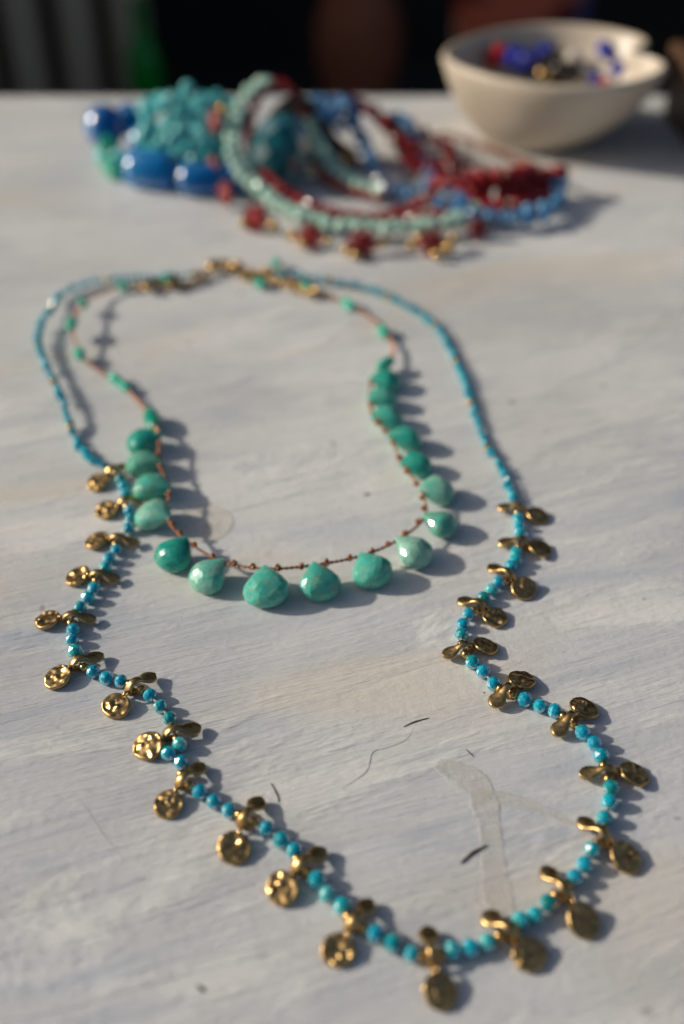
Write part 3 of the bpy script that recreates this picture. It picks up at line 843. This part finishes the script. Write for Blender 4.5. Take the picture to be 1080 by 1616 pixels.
# brown leather cord seen through the hoop
bl = P(480, 190)
lea = thing('leather_bracelet', 'brown leather cord bracelet behind the big teal bead', 'bracelet', bl)
for k in range(3):
    cordpart('leather_cord', [(436 - 4 * k, 176 + 4 * k, 24 - 3 * k), (462, 160 + 7 * k, 25 - 3 * k), (490, 166 + 9 * k, 22 - 3 * k), (512, 192 + 9 * k, 15 - 2 * k), (528, 222 + 8 * k, 8 - k), (560, 246 + 8 * k, 4)], 2.2, 'leather', lea, bl)
# wine red crochet band
bw = P(630, 260)
wseed = [facet_bead('wine_seed', 2.2 * MM, M['wine_glass'], 7, 5, 0.95)]
wine = thing('wine_band', 'dark wine red corded band crossing behind the blue beads', 'bracelet', bw)
for k in range(4):
    strand('wine_seed', [(545 + 8 * k, 158 + 2 * k, 19 - k), (578 + 9 * k, 172 + 6 * k, 16 - 2 * k), (604 + 10 * k, 200 + 4 * k, 12 - k), (628 + 10 * k, 232, 8), (650 + 12 * k, 262 - 3 * k, 5), (700 + 14 * k, 282 - 8 * k, 4)], 3.2, wseed, wine, bw, 0.5)
strand('wine_seed', [(590, 178, 12), (640, 200, 9), (690, 226, 7), (720, 250, 6)], 3.2, wseed, wine, bw, 1.0)
ws = [round_bead('garnet_bead', 1.9 * MM, M['ruby'], 0.9, 10, 6)]
strand('garnet_bead', [(560, 165, 20), (592, 184, 17), (618, 210, 13), (642, 238, 9), (672, 262, 6), (710, 268, 5)], 4.0, ws, wine, bw, 1.5)

# ------------------------------------------------------------------ heart-shaped bowl and what lies in it
def heart(phi):
    w = (phi + math.pi) % (2 * math.pi) - 1 * math.pi
    return 45.5 * (1 - 0.34 * math.exp(-(w / 0.28) ** 2) + 0.14 * math.exp(-((abs(w) - math.pi) / 0.50) ** 2))
bowl_at = Vector((0.0945, 0.471, 0))
def bowl_mesh():
    outer = [(0.0, 1.2, 0), (0.30, 1.2, 0), (0.40, 0.0, 0), (0.46, 0.0, 0.05), (0.50, 1.5, 0.1), (0.62, 5.5, 0.3), (0.76, 12, 0.55), (0.87, 19.5, 0.78), (0.95, 27.5, 0.93), (1.0, 34, 1.0)]
    inner = [(0.985, 35.6, 1.0), (0.955, 36.0, 1.0), (0.93, 35.0, 1.0), (0.90, 29, 0.95), (0.82, 22.5, 0.82), (0.70, 17.5, 0.6), (0.56, 14.8, 0.35), (0.36, 13.6, 0.1), (0.15, 13.2, 0), (0.0, 13.0, 0)]
    prof = outer + inner
    n = 120
    V, F = [], []
    for s, z, hh in prof:
        for i in range(n):
            a = 2 * math.pi * i / n
            r = (45.5 * (1 - hh) + heart(a) * hh) * s
            V.append(Vector((r * math.cos(a) - 11 * (1 - hh), r * math.sin(a), z + 1.2 * hh * math.sin(a + 0.6))) * MM)
    for k in range(len(prof) - 1):
        for i in range(n):
            j = (i + 1) % n
            F.append((k * n + i, k * n + j, (k + 1) * n + j, (k + 1) * n + i))
    return mesh('bowl', V, F, M['glaze'])
bowl = thing('heart_bowl', 'cream glazed heart-shaped bowl holding loose beads behind the bracelets', 'bowl', bowl_at, me=bowl_mesh())
def inbowl(px, py, z, name, label, me, sc=1.0, cat='bead'):
    o = thing(name, label, cat, P(px, py, z), 'loose beads in the bowl', me)
    o.rotation_euler = (random.uniform(0, 3), random.uniform(0, 3), 0); o.scale = (sc,) * 3
M['scarlet'] = plain('scarlet_glass', (0.42, 0.008, 0.006), (0.55, 0.02, 0.012), 0.15, 300)
rb_ = facet_bead('loose_bead', 4.2 * MM, M['scarlet'], 9, 6); bb_ = facet_bead('loose_bead', 4.4 * MM, M['royal'], 9, 6)
pb_ = round_bead('loose_bead', 4.0 * MM, M['pearl'], 0.95); ob_ = round_bead('loose_bead', 4.4 * MM, M['onyx'], 0.9); gb_ = round_bead('loose_bead', 3.6 * MM, M['gold'], 0.9)
inbowl(769, 79, 28, 'pale_bead', 'round pale bead at the pointed end of the bowl beside the red bead', pb_)
inbowl(787, 86, 28, 'red_bead', 'faceted red bead in the bowl touching the pale bead', rb_, 1.15)
inbowl(800, 76, 27, 'red_bead', 'smaller red bead in the bowl tucked behind the blue ones', rb_)
inbowl(778, 94, 26, 'red_bead', 'faceted red bead in the bowl lowest toward the near rim', rb_, 1.0)
inbowl(905, 94, 25, 'pale_bead', 'pale bead at the far side of the dark beads in the bowl', pb_, 1.1)
inbowl(862, 84, 26, 'blue_bead', 'royal blue bead in the bowl behind the black beads', bb_, 1.1)
inbowl(814, 90, 28.5, 'blue_bead', 'royal blue faceted bead in the bowl touching the red bead', bb_, 1.2)
inbowl(833, 98, 28, 'blue_bead', 'royal blue bead in the bowl between two other blue beads', bb_, 1.15)
inbowl(850, 96, 27, 'blue_bead', 'royal blue bead in the bowl touching the black beads', bb_, 1.05)
inbowl(845, 80, 25, 'dark_red_bead', 'dark red bead at the back of the pile in the bowl', rb_, 0.9)
inbowl(868, 100, 27, 'dark_bead', 'black bead in the bowl nearest the blue beads', ob_, 1.15)
inbowl(884, 110, 26, 'dark_bead', 'black bead at the near side of the pile in the bowl', ob_, 1.05)
inbowl(903, 112, 24, 'dark_bead', 'black bead in the bowl nearest the small violet bead', ob_, 0.95)
inbowl(886, 92, 24, 'brass_bead', 'small brass bead among the black beads in the bowl', gb_, 1.1)
inbowl(858, 117, 27, 'brass_bead', 'brass bead by the near rim of the bowl', gb_, 0.9)
inbowl(920, 118, 22, 'pale_bead', 'pale bead lying at the middle of the bowl', pb_)
inbowl(942, 126, 23, 'violet_bead', 'small violet blue bead by the near lobe of the bowl', bb_, 0.8)
inbowl(954, 131, 23, 'red_bead', 'tiny red bead beside the violet one in the bowl', rb_, 0.55)
for px, py, z, me_, lab in ((795, 98, 19, ob_, 'black bead half buried under the red beads in the bowl'), (815, 105, 19, bb_, 'royal blue bead half buried below the foremost blue bead in the bowl'), (835, 112, 19, ob_, 'black bead half buried below the middle blue bead near the rim of the bowl'),
                            (855, 112, 19, pb_, 'pale bead half buried under the brass bead by the near rim'), (875, 118, 19, ob_, 'black bead half buried beneath the two near black beads in the bowl'), (893, 120, 18, pb_, 'pale bead half buried under the black bead nearest the violet bead'),
                            (850, 104, 20, ob_, 'black bead half buried between the blue beads and the brass bead'), (805, 92, 20, rb_, 'red bead half buried under the foremost royal blue bead'), (870, 106, 19, ob_, 'black bead half buried straight under the topmost black bead')):
    inbowl(px, py, z, 'buried_bead', lab, me_)
sb2 = P(968, 98, 24)
ear = thing('blue_string_of_beads', 'short string of blue beads lying up the inner side of the bowl under its notch', 'string of beads', sb2)
for px, py, z in ((954, 76, 29.5), (961, 84, 28), (976, 108, 24), (982, 118, 22.5)):
    part('string_bead', bb_, ear, P(px, py, z) - sb2, along(Vector((0.3, -1, -0.3))), 0.85)
cordpart('string', [(954, 76, 29.5), (968, 96, 26), (982, 118, 22.5)], 0.5, 'grey_thread', ear, sb2)

# ------------------------------------------------------------------ things in the dark behind the table
me = box(0.150, 0.235, 0.415, 0.500, 0.0005, 0.026, 0.002); me.materials.append(M['walnut'])
tray = thing('wooden_box', 'small brown wooden box cut by the edge of the photo beside the cream bowl', 'box', (0, 0, 0), me=me)
me = box(0.148, 0.237, 0.413, 0.502, 0.0265, 0.033, 0.002); me.materials.append(M['walnut'])
part('lid', me, tray)

rad = thing('radiator', 'pale grey column radiator standing in the gloom beside the green bottle', 'radiator', (-0.7, 2.5, -0.75))
V, F = [], []
for z, k in ((0.0, 0.6), (0.012, 0.9), (0.03, 1.0), (0.57, 1.0), (0.588, 0.9), (0.60, 0.6)):
    for i in range(28):
        a = 2 * math.pi * i / 28
        V.append((0.042 * k * math.cos(a), 0.055 * k * math.sin(a), 0.06 + z))
for q in range(5):
    for i in range(28): F.append((q * 28 + i, q * 28 + (i + 1) % 28, (q + 1) * 28 + (i + 1) % 28, (q + 1) * 28 + i))
F.append(tuple(range(27, -1, -1))); F.append(tuple(140 + i for i in range(28)))
col_me = mesh('column', V, F, M['enamel'])
for px in (-130, -44, 41, 126, 208):
    part('column', col_me, rad, (PD(px, 70, 2.5).x + 0.7, 0, 0))
for z in (0.11, 0.60):
    me = box(-0.36, 0.26, -0.018, 0.018, z - 0.02, z + 0.02, 0.008); me.materials.append(M['enamel'])
    part('manifold', me, rad)
p = PD(222, 60, 2.35)
V, F = lathe([(0, 0.0), (0.030, 0.0), (0.035, 0.006), (0.036, 0.02), (0.036, 0.235), (0.033, 0.262), (0.022, 0.285), (0.0145, 0.30), (0.0135, 0.345), (0.016, 0.348), (0.016, 0.362), (0.013, 0.364), (0.0, 0.364)], 40)
bt = thing('green_bottle', 'green glass bottle standing in front of the pale radiator', 'bottle', (p.x, 2.35, -0.75), me=mesh('bottle', V, F, M['bottle']))
bt.scale = (1.0, 1.0, 1.1)
p = PD(566, 58, 2.4)
V, F = lathe([(0, 0), (0.055, 0), (0.058, 0.01), (0.060, 0.12), (0.072, 0.18), (0.092, 0.26), (0.096, p.z + 0.75), (0.086, p.z + 0.80), (0.06, p.z + 0.85), (0.045, p.z + 0.89), (0.05, p.z + 0.93), (0.043, p.z + 0.93), (0.038, p.z + 0.88), (0, p.z + 0.84)], 56)
thing('terracotta_jar', 'round-bellied terracotta jar in the dark beyond the table', 'jar', (p.x, 2.4, -0.75), me=mesh('jar', V, F, M['terracotta']))
def cushion_mat():
    m = mat('woven_rust', (0.3, 0.06, 0.03), 0.9)
    t = NT(m)
    v = t.new('ShaderNodeTexVoronoi'); v.distance = 'MANHATTAN'; v.inputs['Scale'].default_value = 14
    t.link(t.coord(), v.inputs['Vector'])
    sep = t.new('ShaderNodeSeparateColor'); t.link(v.outputs['Color'], sep.inputs[0])
    t.link(t.ramp(sep.outputs[0], [(0.0, (0.16, 0.02, 0.018)), (0.22, (0.62, 0.13, 0.06)), (0.66, (0.62, 0.57, 0.50)), (0.84, (0.04, 0.06, 0.16))], 'CONSTANT'), t.b.inputs['Base Color'])
    return m
V, F = [], []
n = 24
for sgn in (1, -1):
    for i in range(n + 1):
        for j in range(n + 1):
            u, v = i / n * 2 - 1, j / n * 2 - 1
            h = 0.065 * ((1 - u * u) * (1 - v * v)) ** 0.45
            V.append((0.15 * u * (1 - 0.06 * (1 - v * v)), -sgn * h, 0.24 * v * (1 - 0.06 * (1 - u * u))))
for s in (0, 1):
    o_ = s * (n + 1) ** 2
    for i in range(n):
        for j in range(n):
            a = o_ + i * (n + 1) + j
            q = (a, a + n + 1, a + n + 2, a + 1)
            F.append(q if s == 0 else q[::-1])
p = PD(830, 10, 2.3)
cs = thing('cushion', 'patterned rust red cushion standing in the shade behind the bowl', 'cushion', (p.x, 2.3, -0.75 + 0.245), me=mesh('cushion', V, F, cushion_mat()))
cs.rotation_euler = (R(-6), 0, R(8))
